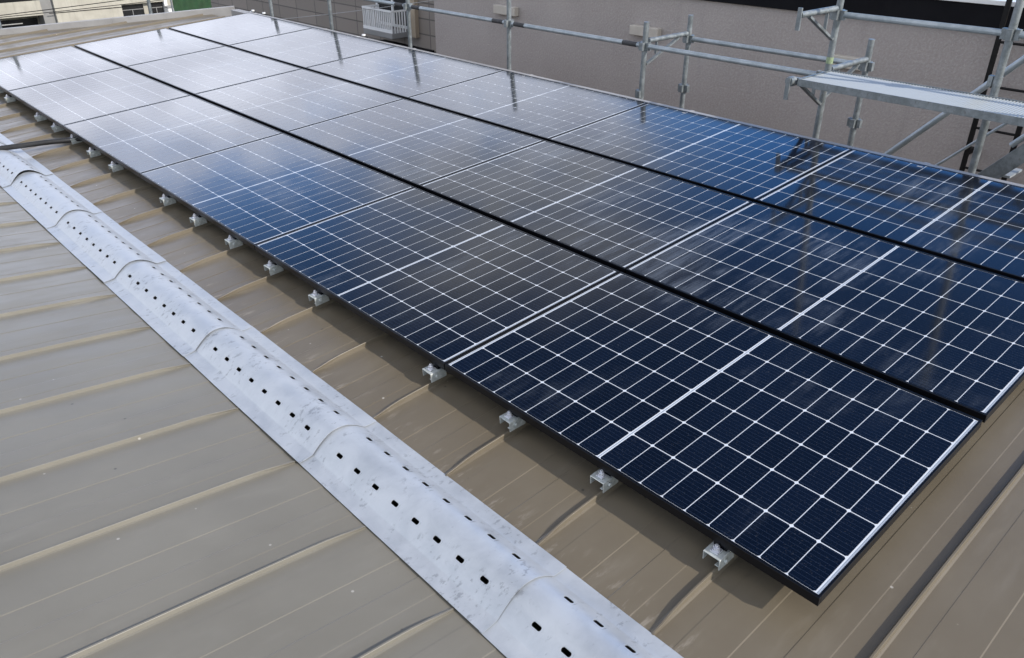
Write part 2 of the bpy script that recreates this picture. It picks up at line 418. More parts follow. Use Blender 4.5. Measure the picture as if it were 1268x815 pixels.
# skewed far end of the roof
va, vb, vd = P(13.39, 0, 0), P(12.235, 2.2, 0), P(11.575, 3.45, 0)
cutn = Vector(((va.y - vb.y), (vb.x - va.x), 0)).normalized()
if cutn.y < 0: cutn = -cutn
cutn2 = Vector(((vb.y - vd.y), (vd.x - vb.x), 0)).normalized()
if cutn2.y < 0: cutn2 = -cutn2
roof_sheet([(-0.52, 0.0, -0.01), (-0.385, 0.08, -0.009), (-0.368, 0.10, -0.009), (-0.360, 0.46, -0.009), (-0.32, 0.64, -0.008), (-0.27, 0.85, -0.004), (-0.21, 0.97, -0.001), (-0.14, 1, 0), (EAVE, 1, 0)],
           lambda u, d, h: P(u, d, HW + h), -6.0, 14.6, ((va, cutn), (vb, cutn2)), 'roof')
roof_sheet([(-0.16, 0.0, -0.01), (-0.04, 0.08, -0.008), (-0.024, 0.10, -0.008), (-0.016, 0.46, -0.008), (0.02, 0.64, -0.007), (0.07, 0.85, -0.004), (0.13, 0.97, -0.001), (0.20, 1, 0), (5.2, 1, 0)],
           left_pt, -6.0, 17.0, ((va, cutn),), 'roof_left', 0.82)
# valley trough under the cover
mb = MB()
def qstrip(pts, u0, u1):
    vs = [P(u0, v, w_) for v, w_ in pts] + [P(u1, v, w_) for v, w_ in pts]; n = len(pts)
    mb.add(vs, [(i, i + 1, n + i + 1, n + i) for i in range(n - 1)])
qstrip([(-0.60, -0.150), (-0.60, -0.24), (-0.495, -0.24), (-0.495, -0.134)], -6.0, 13.3)
mb.build('valley_gutter', 'trough', house)
# eave coping: folded metal lengths with butt joints
cp = MB()
uu = -6.0
while uu < 10.85:
    L_ = min(1.82, 10.93 - uu)
    for (v0, v1, w0, w1) in ((EAVE + 0.003, EAVE + 0.12, -0.16, -0.004),):
        q = [P(uu + 0.003, v0, w0), P(uu + 0.003, v1, w0), P(uu + L_ - 0.003, v1, w0), P(uu + L_ - 0.003, v0, w0), P(uu + 0.003, v0, w1), P(uu + 0.003, v1, w1 - 0.008), P(uu + L_ - 0.003, v1, w1 - 0.008), P(uu + L_ - 0.003, v0, w1)]
        cp.hexa(q)
    # joint cover strip
    q = [P(uu - 0.02, EAVE - 0.001, -0.10), P(uu - 0.02, EAVE + 0.124, -0.12), P(uu + 0.02, EAVE + 0.124, -0.12), P(uu + 0.02, EAVE - 0.001, -0.10),
         P(uu - 0.02, EAVE - 0.001, -0.001), P(uu - 0.02, EAVE + 0.124, -0.009), P(uu + 0.02, EAVE + 0.124, -0.009), P(uu + 0.02, EAVE - 0.001, -0.001)]
    cp.hexa(q)
    uu += L_
cp.build('eave_coping', 'coping', house, bevel=0.003)
# verge coping along the skewed far end
vc = MB()
k1 = (12.235 - 13.39) / 2.2
k2 = (11.575 - 12.235) / 1.25
e0 = P(13.39 + k1 * -0.68, -0.68, HW); em = P(12.235, 2.2, HW); e1 = P(12.235 + k2 * (3.70 - 2.2), 3.70, HW)
dirn = Vector((vb.x - va.x, vb.y - va.y, 0)); eL = left_pt(16.6, 4.8, 0)
tL = (eL.x - va.x) / dirn.x
eL2 = Vector((eL.x, va.y + dirn.y * tL, eL.z))
up_ = Vector((0, 0, 0.080)); dn = Vector((0, 0, -0.14)); wd_ = 0.145
nmid = (cutn + cutn2).normalized(); nmid = nmid / nmid.dot(cutn)
for a_, b_, na, nb in ((em, e1, nmid, cutn2), (e0, em, cutn, nmid), (eL2, e0, cutn, cutn)):
    oa, ob = Vector((na.x, na.y, 0)) * wd_, Vector((nb.x, nb.y, 0)) * wd_
    vc.hexa([a_ + dn, a_ + oa + dn, b_ + ob + dn, b_ + dn, a_ + up_, a_ + oa + up_ * 0.9, b_ + ob + up_ * 0.9, b_ + up_])
vc.build('verge_coping', 'coping', house, bevel=0.004)
# body of the building, under the sheets
wb = MB()
def prism(poly_xy, z0, zf, mi=None):
    n = len(poly_xy)
    vs = [(x, y, z0) for x, y in poly_xy] + [(x, y, zf(x, y)) for x, y in poly_xy]
    wb.add(vs, [tuple(range(n)), tuple(range(2 * n - 1, n - 1, -1))] + [(i, (i + 1) % n, n + (i + 1) % n, n + i) for i in range(n)], mi)
prism([(-5.8, -5.9), (3.4, -5.9), (3.4, 11.3), (-0.55, 13.5), (-5.8, 16.4)], GZ, lambda x, y: 5.55)
wb.build('wall', 'beige_wall', house)

# ------------------------------------------------------------------ perforated gutter cover, eight slots a side per length
CP = [(-0.180, 0.003), (-0.121, 0.007), (-0.113, 0.013), (-0.085, 0.034), (-0.046, 0.057), (-0.010, 0.066), (0.030, 0.063), (0.068, 0.049), (0.098, 0.028), (0.117, 0.012), (0.125, 0.007), (0.181, 0.004)]
def cover_height(x):
    for i in range(len(CP) - 1):
        if x <= CP[i + 1][0] or i == len(CP) - 2:
            xa, za = CP[i]; xb, zb = CP[i + 1]
            sl = lambda q: (CP[q + 1][1] - CP[q - 1][1]) / (CP[q + 1][0] - CP[q - 1][0]) if 0 < q < len(CP) - 1 else 0.0
            ma, mb_ = sl(i), sl(i + 1); h_ = xb - xa; t_ = (x - xa) / h_
            return (2 * t_ ** 3 - 3 * t_ ** 2 + 1) * za + (t_ ** 3 - 2 * t_ ** 2 + t_) * h_ * ma + (-2 * t_ ** 3 + 3 * t_ ** 2) * zb + (t_ ** 3 - t_ ** 2) * h_ * mb_
SEG = 1.0925
def cover_mesh(seed, gape=0.003):
    rnd = random.Random(seed)
    mb = MB()
    xs = [-0.180, -0.150, -0.122, -0.118, -0.113, -0.104, -0.092, -0.079, -0.053, -0.038, -0.022, -0.008, 0.008, 0.024, 0.040, 0.056, 0.084, 0.096, 0.108, 0.115, 0.120, 0.126, 0.150, 0.181]
    slotc = {(-0.079, -0.053): -0.066, (0.056, 0.084): 0.070}
    cs = [0.118 + k * 0.1222 for k in range(8)]
    LEN = SEG + 0.016
    ys = [0.0, 0.03]
    for c_ in cs: ys += [c_ - 0.025, c_ + 0.025]
    ys += [LEN - 0.03, LEN]
    d1, d2 = rnd.uniform(-0.003, 0.003), rnd.uniform(0, 6.28)
    def pt(x, y):
        lift = (0.0056 + gape * max(0.0, math.cos(x * 13.0))) * max(0.0, 1 - y / 0.8) ** 2     # near end rides over the length before it
        wob = 0.0012 * math.sin(7 * y + d2) * (1 if abs(x) > 0.13 else 0.5) + d1 * 0.2
        return Vector((x, y, cover_height(x) + lift + max(wob, -0.001)))
    for i in range(len(xs) - 1):
        for j in range(len(ys) - 1):
            x0, x1, y0, y1 = xs[i], xs[i + 1], ys[j], ys[j + 1]
            sc = slotc.get((x0, x1))
            hit = sc is not None and any(abs((y0 + y1) / 2 - c_) < 0.001 and y1 - y0 < 0.06 for c_ in cs)
            if not hit:
                mb.add([pt(x0, y0), pt(x1, y0), pt(x1, y1), pt(x0, y1)], [(0, 1, 2, 3)]); continue
            yc = (y0 + y1) / 2
            inner, outer = [], []
            hl, hw = 0.0185, 0.0072
            for k in range(20):
                a = 2 * math.pi * (k + 0.5) / 20
                ca, sa = math.cos(a), math.sin(a)
                iy = (hl - hw) * (1 if sa > 0 else -1) + hw * sa; ix = hw * ca
                inner.append((sc + ix, yc + iy))
                m_ = max(abs(ca) / ((x1 - x0) / 2), abs(sa) / ((y1 - y0) / 2))
                outer.append(((x0 + x1) / 2 + ca / m_, yc + sa / m_))
            # snap outer ring to include the corners
            for cxn, cyn in ((x0, y0), (x1, y0), (x1, y1), (x0, y1)):
                kk = min(range(20), key=lambda q: (outer[q][0] - cxn) ** 2 * 4 + (outer[q][1] - cyn) ** 2)
                outer[kk] = (cxn, cyn)
            vs = [pt(*q) for q in outer] + [pt(*q) for q in inner] + [pt(*q) - Vector((0, 0, 0.003)) for q in inner]
            fs = []
            for k in range(20):
                k2 = (k + 1) % 20
                fs += [(k, k2, 20 + k2, 20 + k), (20 + k, 20 + k2, 40 + k2, 40 + k)]
            mb.add(vs, fs)
    # thin turned edges all round
    dz_ = Vector((0, 0, -0.0012))
    for j in range(len(ys) - 1):
        for x in (xs[0], xs[-1]):
            mb.add([pt(x, ys[j]), pt(x, ys[j + 1]), pt(x, ys[j + 1]) + dz_, pt(x, ys[j]) + dz_], [(0, 1, 2, 3)])
    for i in range(len(xs) - 1):
        for y in (0.0, LEN):
            mb.add([pt(xs[i], y), pt(xs[i + 1], y), pt(xs[i + 1], y) + dz_, pt(xs[i], y) + dz_], [(0, 1, 2, 3)])
    return mb
cov_lab = ['galvanised slotted gutter cover nearest the camera, cut off by the bottom edge',
           'galvanised slotted gutter cover, second from the bottom of the photo',
           'galvanised slotted gutter cover, third from the bottom of the photo',
           'galvanised slotted gutter cover, fourth from the bottom of the photo',
           'galvanised slotted gutter cover, fifth from the bottom of the photo',
           'galvanised slotted gutter cover just before the one under the black conduit',
           'galvanised slotted gutter cover crossed by the black conduit',
           'galvanised slotted gutter cover beyond the black conduit at the left edge']
for k in range(8):
    u0 = -0.418 + k * SEG
    mb = cover_mesh(k, (0.004, 0.004, 0.0025, 0.005, 0.003, 0.005, 0.016, 0.004)[k])
    o = mb.build('gutter_cover', 'galv_sheet', None)
    bm = bmesh.new(); bm.from_mesh(o.data); bmesh.ops.remove_doubles(bm, verts=bm.verts, dist=0.0004)
    bmesh.ops.recalc_face_normals(bm, faces=bm.faces); bm.to_mesh(o.data); bm.free()
    o.data.polygons.foreach_set('use_smooth', [True] * len(o.data.polygons)); o.data.set_sharp_from_angle(angle=R(24))
    o.location = P(u0, -0.545 + random.uniform(-0.003, 0.003), HW)
    o.rotation_euler = (0, -SL, random.uniform(-0.002, 0.002))
    tag(o, cov_lab[k], 'gutter cover', 'slotted gutter covers along the valley')

# ------------------------------------------------------------------ solar panels
PL, PW, PH = 1.736, 1.134, 0.035
proto = thing('solar_panel', 'x', 'solar panel', P(0, 0, -PH), (0, -SL, 0), 'solar panels on the brown roof')
mb = MB()
lip, lipe = 0.012, 0.009
mb.box(0, lip, 0, PL, 0, PH); mb.box(PW - lip, PW, 0, PL, 0, PH)
mb.box(lip, PW - lip, 0, lipe, 0, PH); mb.box(lip, PW - lip, PL - lipe, PL, 0, PH)
mb.build('frame', 'frame', proto, bevel=0.0011, world=False)
mb = MB()
zt = PH - 0.0022
mb.add([(lip, lipe, zt - 0.0006), (PW - lip, lipe, zt - 0.0006), (PW - lip, PL - lipe, zt - 0.0006), (lip, PL - lipe, zt - 0.0006)], [(0, 1, 2, 3)], 1)
CW_, CL_, GX, GY = 0.1807, 0.0903, 0.0042, 0.0032
x_start = (PW - (6 * CW_ + 5 * GX)) / 2
half = 9 * CL_ + 8 * GY
CG = 0.0145
y_start = (PL - 2 * half - CG) / 2
tones = [0.5]
rnd = random.Random(11)
for h_ in range(2):
    for r_ in range(9):
        for c_ in range(6):
            x0 = x_start + c_ * (CW_ + GX); y0 = y_start + h_ * (half + CG) + r_ * (CL_ + GY)
            x1, y1 = x0 + CW_, y0 + CL_; k = 0.0060
            mb.add([(x0 + k, y0, zt), (x1 - k, y0, zt), (x1, y0 + k, zt), (x1, y1 - k, zt), (x1 - k, y1, zt), (x0 + k, y1, zt), (x0, y1 - k, zt), (x0, y0 + k, zt)], [tuple(range(8))], 0)
            tones.append(rnd.random())
for yc in (y_start - 0.0075, y_start + half + CG / 2, PL - y_start + 0.0075):
    mb.add([(x_start, yc - 0.002, zt - 0.0003), (PW - x_start, yc - 0.002, zt - 0.0003), (PW - x_start, yc + 0.002, zt - 0.0003), (x_start, yc + 0.002, zt - 0.0003)], [(0, 1, 2, 3)], 2)
    tones.append(0.5)
gf = mb.build('glass_face', ['cell', 'sheet', 'ribbon'], proto, world=False)
att = gf.data.attributes.new('cell_tone', 'FLOAT', 'FACE'); att.data.foreach_set('value', tones)
mb = MB()
mb.add([(lip, lipe, 0.004), (PW - lip, lipe, 0.004), (PW - lip, PL - lipe, 0.004), (lip, PL - lipe, 0.004)], [(0, 1, 2, 3)])
mb.build('back_sheet', 'black', proto, world=False)
UP, VP = 1.742, 1.171
rows = ['row beside the gutter cover', 'middle row', 'eave row']
look = [['navy', 'navy grey streaked', 'half blue', 'pale hazy', 'pale cloud reflecting', 'whitest'],
        ['smudged navy', 'grey and teal', 'grey streaked', 'pale hazy', 'pale cloud reflecting', 'whitest'],
        ['dark blue', 'bright blue', 'pale streaked', 'silvery hazy', 'pale cloud reflecting', 'whitest']]
where = ['nearest the camera', 'second from the camera', 'third from the camera', 'fourth from the camera', 'fifth from the camera', 'at the far end']
for r_ in range(3):
    for k in range(6):
        lab = f"{look[r_][k]} solar panel {where[k]} in the {rows[r_]}"
        loc = P(0.003 + k * UP, -0.012 + r_ * VP, -PH)
        if r_ == 0 and k == 0:
            proto.location = loc; proto['label'] = lab
        else:
            dup(proto, loc, lab)

# mounting rails under the rows, hidden except through the gaps
# ------------------------------------------------------------------ seam clamps under the near edge
cl = thing('roof_clamp', 'x', 'clamp', P(0, 0, HW), (0, -SL, 0), 'seam clamps along the panel edge')
mb = MB()
x0, x1, y0, y1, zt_, th = -0.052, 0.030, -0.014, 0.050, 0.071, 0.0035
mb.box(x0, x1, y0, y1, zt_ - th, zt_)
mb.box(x0, x1, y0, y0 + th, 0.026, zt_ - th - 0.0002)
mb.box(x0, x1, y1 - th, y1, 0.034, zt_ - th - 0.0002)
mb.box(x0 + 0.004, x1, y0 + th + 0.0003, y0 + 0.020, 0.034, 0.0375)
mb.build('bracket', 'clamp', cl, bevel=0.001, world=False)
mb = MB()
mb.cyl((x0 + 0.030, y0 - 0.009, 0.050), (x0 + 0.030, y0 - 0.0003, 0.050), 0.008, 6)
mb.build('side_bolt', 'clamp', cl, world=False)
mb = MB()
mb.box(x0 + 0.012, x0 + 0.042, 0.004, 0.034, zt_ + 0.0003, zt_ + 0.006)
mb.cyl((x0 + 0.027, 0.019, zt_ + 0.006), (x0 + 0.027, 0.019, zt_ + 0.008), 0.013, 16)
mb.cyl((x0 + 0.027, 0.019, zt_ + 0.008), (x0 + 0.027, 0.019, zt_ + 0.019), 0.0115, 6)
mb.cyl((x0 + 0.027, 0.019, zt_ + 0.019), (x0 + 0.027, 0.019, zt_ + 0.027), 0.006, 10)
mb.build('bolt', 'bolt', cl, bevel=0.0008, world=False)
mb = MB()
mb.box(-0.007, 0.06, -0.006, 0.042, zt_ + 0.0006, zt_ + 0.020)
mb.build('seat_shade_block', 'frame', cl, world=False)  # black seat block, enlarged so its colour stands for the shaded cavity
n = 0
first = True
for k in range(0, 21):
    if k in (4, 10, 16): continue
    nm = ['nearest their front corner', 'second from their front corner'][n] if n < 2 else f'{ORD[n]} from their front corner'
    if k > 17: nm = f'{ORD[n]} from their front corner'
    lab = f'zinc seam clamp with bolt under the panels, {nm}'
    loc = P(SEAM0 + k * PITCH, 0.004, HW)
    if first: cl.location = loc; cl['label'] = lab; first = False
    else:
        loc = P(SEAM0 + k * PITCH + random.uniform(-0.004, 0.004), 0.004 + random.uniform(-0.010, 0.006), HW)
        dup(cl, loc, lab, (0, -SL, random.uniform(-0.05, 0.05)))
    n += 1

# ------------------------------------------------------------------ black conduit over the gutter cover
pts = []
ctrl = [P(6.66, 0.30, -0.085), P(6.73, 0.0, -0.075), P(6.80, -0.20, -0.062), P(6.88, -0.40, -0.058), P(6.95, -0.56, -0.058), P(7.04, -0.80, -0.070), left_pt(7.15, 0.35, 0.06), left_pt(7.35, 0.9, 0.055), left_pt(7.7, 1.8, 0.05)]
for i in range(len(ctrl) - 1):
    p0, p1, p2, p3 = ctrl[max(i - 1, 0)], ctrl[i], ctrl[i + 1], ctrl[min(i + 2, len(ctrl) - 1)]
    for q in range(12):
        s = q / 12
        pts.append(0.5 * ((2 * p1) + (p2 - p0) * s + (2 * p0 - 5 * p1 + 4 * p2 - p3) * s * s + (3 * p1 - p0 - 3 * p2 + p3) * s ** 3))
pts.append(ctrl[-1])
mb = MB(); mb.tube(pts, 0.021, 12)
tag(mb.build('conduit', 'rubber', None, smooth=40), 'thick black conduit running from under the panels across the slotted gutter cover', 'conduit')

# ------------------------------------------------------------------ small white capped fittings along the eave coping
fit = None
for i, (u, lab, du) in enumerate(((10.53, 'small white capped fitting by the eave nearest the far roof corner', 0.0),
                                  (10.21, 'small white capped fitting on the eave coping beside the last eave post', 0.06),
                                  (7.77, 'small white capped fitting on the eave coping alone below the tiled wall', 0.02))):
    base = Vector((3.55, u, 6.212))
    if fit is None:
        fit = thing('pipe_fitting', lab, 'pipe fitting', base, (0, 0, 0), 'white fittings on the eave coping')
        mb = MB(); mb.cyl((0, 0, -0.06), (0, 0, 0.035), 0.018, 12); mb.cyl((0, 0.045, 0.015), (0, -0.045, 0.015), 0.012, 10)
        mb.build('fitting_body', 'black_steel', fit, world=False)
        mb = MB(); mb.cyl((0, 0, 0.0352), (0, 0, 0.052), 0.022, 12); mb.build('cap', 'white', fit, world=False)
        mb = MB(); mb.cyl((0, 0.0452, 0.015), (0, 0.08, 0.015), 0.014, 10); mb.build('cap', 'white', fit, world=False)
    else:
        dup(fit, base, lab, (0, 0, 0.5 * i))

# ------------------------------------------------------------------ scaffold along the eave
sc_ = thing('scaffold', 'galvanised pipe scaffold standing along the eave in front of the grey wall', 'scaffold', (4.1, 4, GZ))
PR = 0.0243
def part(mb, name, m_, parent, smooth=35): return mb.build(name, m_, parent, smooth=smooth)
def post(x, y, z1, joints=(), parent=sc_, z0=GZ):
    mb = MB(); mb.cyl((x, y, z0), (x, y, z1), PR, 16)
    for j in joints:
        mb.cyl((x, y, j - 0.03), (x, y, j + 0.03), PR + 0.006, 16)
    po = part(mb, 'post', 'pipe', parent)
    return po
def wedge(po, x, y, z, dirs=('-x', '+x', '-y', '+y')):
    """welded pockets of a post, a sub-part"""
    mb = MB()
    mb.cyl((x, y, z - 0.03), (x, y, z + 0.03), PR + 0.003, 16)
    for d in dirs:
        dx_, dy_ = {'-x': (-1, 0), '+x': (1, 0), '-y': (0, -1), '+y': (0, 1)}[d]
        cx1, cy1 = x + dx_ * (PR + 0.016), y + dy_ * (PR + 0.016)
        ax, ay = (0.014, 0.020) if dx_ else (0.020, 0.014)
        mb.box(cx1 - ax, cx1 + ax, cy1 - ay, cy1 + ay, z - 0.035, z + 0.03)
    part(mb, 'coupler', 'pipe', po)
XI, XO = 4.1, 4.73
INNER = [(11.07, 6.75), (9.405, 6.95), (7.63, 6.95), (5.87, 6.95), (4.08, 6.735), (2.345, 8.4), (1.19, 8.4), (-0.6, 8.4), (-2.4, 8.4)]
posts = {}
for y, z1 in INNER:
    po = post(XI, y, z1)
    posts[y] = po
    wedge(po, XI, y, 6.535)
    if z1 > 8: wedge(po, XI, y, 6.97)
wedge(posts[4.08], XI, 4.08, 6.12, ('-x', '+y')); wedge(posts[1.19], XI, 1.19, 6.68, ('+y',))
for y, z1 in ((4.075, 6.735), (2.35, 6.73)):
    po = post(XO, y, z1); wedge(po, XO, y, 6.53)
    wedge(po, XO, y, 6.08)
for y in (0.55, -1.3):
    po = post(XO, y, 6.75); wedge(po, XO, y, 6.53)
# guard rails
ys_ = [y for y, _ in INNER]
for a_, b_ in zip(ys_[:-1], ys_[1:]):
    if b_ < 2: break
    mb = MB(); mb.cyl((XI, a_ - 0.05, 6.535), (XI, b_ + 0.05, 6.535), 0.0213, 14)
    r_ = part(mb, 'rail', 'pipe_light', sc_)
    if b_ > 4:
        mb = MB(); mb.cyl((XI, b_ + 0.085, 6.535), (XI, b_ + 0.25, 6.535), 0.0222, 14); part(mb, 'grip_tape', 'tape', r_)
        if a_ < 8:
            mb = MB(); mb.cyl((XI, a_ - 0.085, 6.535), (XI, a_ - 0.24, 6.535), 0.0222, 14); part(mb, 'grip_tape', 'tape', r_)
mb = MB(); mb.cyl((XO, 4.03, 6.53), (XO, 2.40, 6.53), 0.0213, 14); part(mb, 'rail', 'pipe_light', sc_)
for z in (6.97,):
    for a_, b_ in ((2.345, 1.19), (1.19, -0.6), (-0.6, -2.4)):
        mb = MB(); mb.cyl((XI, a_ - 0.05, z), (XI, b_ + 0.05, z), 0.0213, 14); part(mb, 'rail', 'pipe_light', sc_)
# bracket arms
def bracket(x0, x1, y, z, drop=0.22, parent=sc_):
    """arm from a post at x0 out to x1 with a strut beneath"""
    s = 1 if x1 > x0 else -1
    mb = MB(); mb.cyl((x0 + s * 0.045, y, z), (x1, y, z), 0.021, 14)
    ar = part(mb, 'bracket_arm', 'pipe', parent)
    mb = MB(); mb.beam((x0 + s * 0.03, y, z - drop), (x1 - s * 0.12, y, z - 0.02), 0.016, 0.03, (0, 1, 0))
    mb.beam((x0 + s * 0.16, y, z - 0.02), (x0 + s * 0.16, y, z - drop * 0.62), 0.012, 0.022, (0, 1, 0))
    part(mb, 'strut', 'pipe', ar)
    return ar
bracket(XI, XO - 0.03, 4.078, 6.575, 0.20)
bracket(XI, XO - 0.03, 2.348, 6.582, 0.20)
a1 = bracket(XI, 3.57, 2.345, 7.012, 0.21)
mb = MB(); mb.beam((3.560, 2.345, 6.915), (3.560, 2.345, 7.06), 0.03, 0.014, (1, 0, 0)); part(mb, 'end_lug', 'pipe', a1)
a1 = bracket(XI, 3.60, 2.345, 6.555, 0.22)
mb = MB(); mb.beam((3.555, 2.345, 6.45), (3.555, 2.345, 6.60), 0.03, 0.014, (1, 0, 0)); mb.cyl((3.56, 2.345, 6.575), (3.62, 2.345, 6.575), 0.03, 12); part(mb, 'end_lug', 'pipe', a1)
bracket(XI, 3.60, 0.545, 6.555, 0.22)
# diagonal braces and sloping stair stringer
mb = MB(); mb.cyl((4.765, 2.16, 5.75), (4.765, 0.62, 7.43), 0.0243, 14); part(mb, 'brace', 'pipe_light', sc_)
mb = MB(); mb.cyl((4.69, 1.72, 5.80), (4.69, 1.06, 6.48), 0.011, 10); part(mb, 'brace', 'pipe_light', sc_)
mb = MB(); mb.cyl((XI, 2.345, 6.63), (XI, 2.345, 6.675), PR + 0.0012, 16, caps=False); part(mb, 'paint_band', 'greentape', posts[2.345])
# plank on the brackets
pk = thing('scaffold_plank', 'grey steel mesh walking plank resting on the scaffold brackets at right', 'plank', (3.83, 1.5, 6.58))
mb = MB()
yA, yB, xa, xb = 2.30, 0.50, 3.60, 4.05
mb.box(xa, xa + 0.006, yB, yA, 6.545, 6.594); mb.box(xb - 0.006, xb, yB, yA, 6.545, 6.594)
mb.box(xa + 0.0063, xb - 0.0063, yA - 0.012, yA, 6.55, 6.594); mb.box(xa + 0.0063, xb - 0.0063, yB, yB + 0.012, 6.55, 6.594)
mb.build('side_frame', 'pipe', pk, bevel=0.001)
mb = MB()
k = yB + 0.018
while k < yA - 0.014:
    mb.beam((xa + 0.008, k, 6.586), (xb - 0.008, k, 6.586), 0.012, 0.0016, (0, -0.42, 0.91))
    k += 0.020
for x_ in (xa + 0.15, xa + 0.30):
    mb.beam((x_, yB + 0.013, 6.575), (x_, yA - 0.013, 6.575), 0.010, 0.008)
mb.build('mesh_deck', 'deck', pk)
mb = MB()
for xx in (xa + 0.06, xb - 0.06):
    mb.beam((xx, yA + 0.0005, 6.583), (xx, yA + 0.055, 6.583), 0.03, 0.012); mb.beam((xx, yA + 0.062, 6.540), (xx, yA + 0.062, 6.589), 0.012, 0.03, (1, 0, 0))
mb.build('hook', 'pipe', pk, bevel=0.001)
# stair stringer at lower right, sloping up away from the eave
st_ = thing('scaffold_stair', 'pale grey sloping stair stringer at the right edge below the plank', 'stair', (4.45, 1.0, 5.9))
mb = MB(); mb.beam((4.42, 1.20, 5.95), (4.42, 0.35, 6.95), 0.045, 0.11, (0, 0, 1)); mb.build('stringer', 'pipe', st_, bevel=0.002)
mb = MB(); mb.cyl((4.42, 1.09, 6.22), (4.42, 0.35, 7.09), 0.02, 12); mb.build('handrail', 'pipe_light', st_, smooth=35)
for q in range(4):
    s = q / 4 + 0.1
    mb = MB(); mb.box(4.445, 4.68, 1.20 - 0.85 * s - 0.07, 1.20 - 0.85 * s + 0.07, 5.95 + s - 0.06, 5.95 + s - 0.045)
    mb.build('tread', 'deck', st_)

# ------------------------------------------------------------------ scaffold beyond the far roof end
se = thing('scaffold', 'thin grey scaffold posts standing beyond the far end coping', 'scaffold', (2.0, 13.6, GZ))
for (x, y) in ((0.99, 13.25), (2.99, 12.85), (-1.0, 14.3)):
    po = post(x, y, 6.75, parent=se)
    wedge(po, x, y, 6.55)
mb = MB(); mb.cyl((-1.0, 14.3, 6.55), (0.99, 13.25, 6.55), 0.0213, 12); part(mb, 'rail', 'pipe', se)
mb = MB(); mb.cyl((0.99, 13.25, 6.55), (2.99, 12.85, 6.55), 0.0213, 12); part(mb, 'rail', 'pipe', se)

# ------------------------------------------------------------------ grey stucco house next door
gh = thing('house', 'grey rough stucco house with black roof band behind the scaffold', 'house', (10, 2.5, GZ))
WX = 7.0
mb = MB(); mb.box(WX, 15.0, -9.0, 10.95, GZ, 6.552); mb.build('wall', 'stucco', gh)
mb = MB(); mb.box(WX - 0.035, 15.035, -9.035, 8.2, 6.5525, 6.80); mb.build('roof_band', 'black', gh, bevel=0.004)
mb = MB(); mb.box(WX - 0.06, WX + 0.10, -9.06, 8.23, 6.8003, 6.842); mb.box(WX + 0.1003, 15.06, 8.07, 8.23, 6.8003, 6.842); mb.box(14.9, 15.06, -9.06, 8.0697, 6.8003, 6.842); mb.box(WX + 0.1003, 14.8997, -9.06, -8.9, 6.8003, 6.842)
mb.build('roof_trim', 'white', gh, bevel=0.003)
mb = MB(); mb.box(WX + 0.102, 14.898, -8.898, 8.068, 6.8006, 6.822); mb.build('flat_roof', 'grey_concrete', gh)
for (ya, yb, z0, z1) in ((9.34, 8.85, 6.035, 6.165), (6.61, 6.14, 6.041, 6.163), (3.754, 3.41, 6.04, 6.165)):
    mb = MB(); mb.box(WX - 0.09, WX - 0.0005, yb, ya, z0, z1); mb.build('vent_cover', 'beige_plastic', gh, bevel=0.008)
# black ladder fixed to the wall
ld = thing('ladder', 'black steel ladder fixed upright on the grey stucco wall', 'ladder', (6.86, 1.92, 5.0))
XL = 6.86
for yl in (2.13, 1.735):
    mb = MB(); mb.beam((XL, yl, 5.25), (XL, yl, 7.9), 0.045, 0.028, (1, 0, 0)); mb.build('rail', 'black_steel', ld, bevel=0.002)
for q in range(7):
    z = 5.30 + q * 0.400
    mb = MB(); mb.cyl((XL, 2.12, z), (XL, 1.745, z), 0.012, 10); mb.build('rung', 'black_steel', ld, smooth=40)
for yl in (2.13, 1.735):
    mb = MB(); mb.box(XL + 0.0145, WX - 0.0005, yl - 0.025, yl + 0.025, 5.43, 5.48); mb.box(WX - 0.010, WX - 0.0007, yl - 0.055, yl - 0.0253, 5.41, 5.50)
    mb.build('wall_bracket', 'black_steel', ld, bevel=0.001)

# ------------------------------------------------------------------ brown tiled building
bb = thing('building', 'brown tiled building with a white balcony rail behind the far eave', 'building', (11, 17, GZ))
BX = 8.5
mb = MB(); mb.box(BX, 16, 11.1, 23.5, GZ, 8.4); mb.build('wall', 'tile', bb)
mb = MB(); mb.box(BX - 0.09, BX - 0.0005, 13.47, 13.64, 5.02, 8.0); mb.build('pilaster', 'beige_wall', bb)
def frame_window(parent, y0, y1, z0, z1, x):
    mb = MB(); t_ = 0.05
    for bxx in ((y0, y1, z0, z0 + t_), (y0, y1, z1 - t_, z1), (y0, y0 + t_, z0 + t_, z1 - t_), (y1 - t_, y1, z0 + t_, z1 - t_), ((y0 + y1) / 2 - t_ / 2, (y0 + y1) / 2 + t_ / 2, z0 + t_, z1 - t_)):
        mb.box(x - 0.05, x - 0.0004, bxx[0], bxx[1], bxx[2], bxx[3])
    fr = mb.build('window', 'white', parent)
    mb = MB(); mb.box(x - 0.02, x - 0.0008, y0 + t_ * 0.9, y1 - t_ * 0.9, z0 + t_ * 0.9, z1 - t_ * 0.9); mb.build('pane', 'dark_glass', fr)
frame_window(bb, 13.72, 14.92, 5.15, 6.6, BX)
mb = MB(); mb.box(BX - 0.45, BX - 0.0006, 13.80, 14.86, 4.99, 5.10)
bal = mb.build('balcony', 'grey_concrete', bb, bevel=0.01)
mb = MB()
xf = BX - 0.43
for y in [13.82 + q * 0.068 for q in range(16)]:
    mb.box(xf, xf + 0.022, y, y + 0.022, 5.1005, 5.50)
mb.box(xf - 0.006, xf + 0.028, 13.80, 14.87, 5.5005, 5.535)
for q in range(6):
    xs_ = xf + 0.06 + q * 0.065
    for yy in (13.80, 14.845): mb.box(xs_, xs_ + 0.022, yy, yy + 0.022, 5.1005, 5.50)
for yy in (13.795, 14.845): mb.box(xf + 0.03, BX - 0.001, yy, yy + 0.03, 5.5003, 5.534)
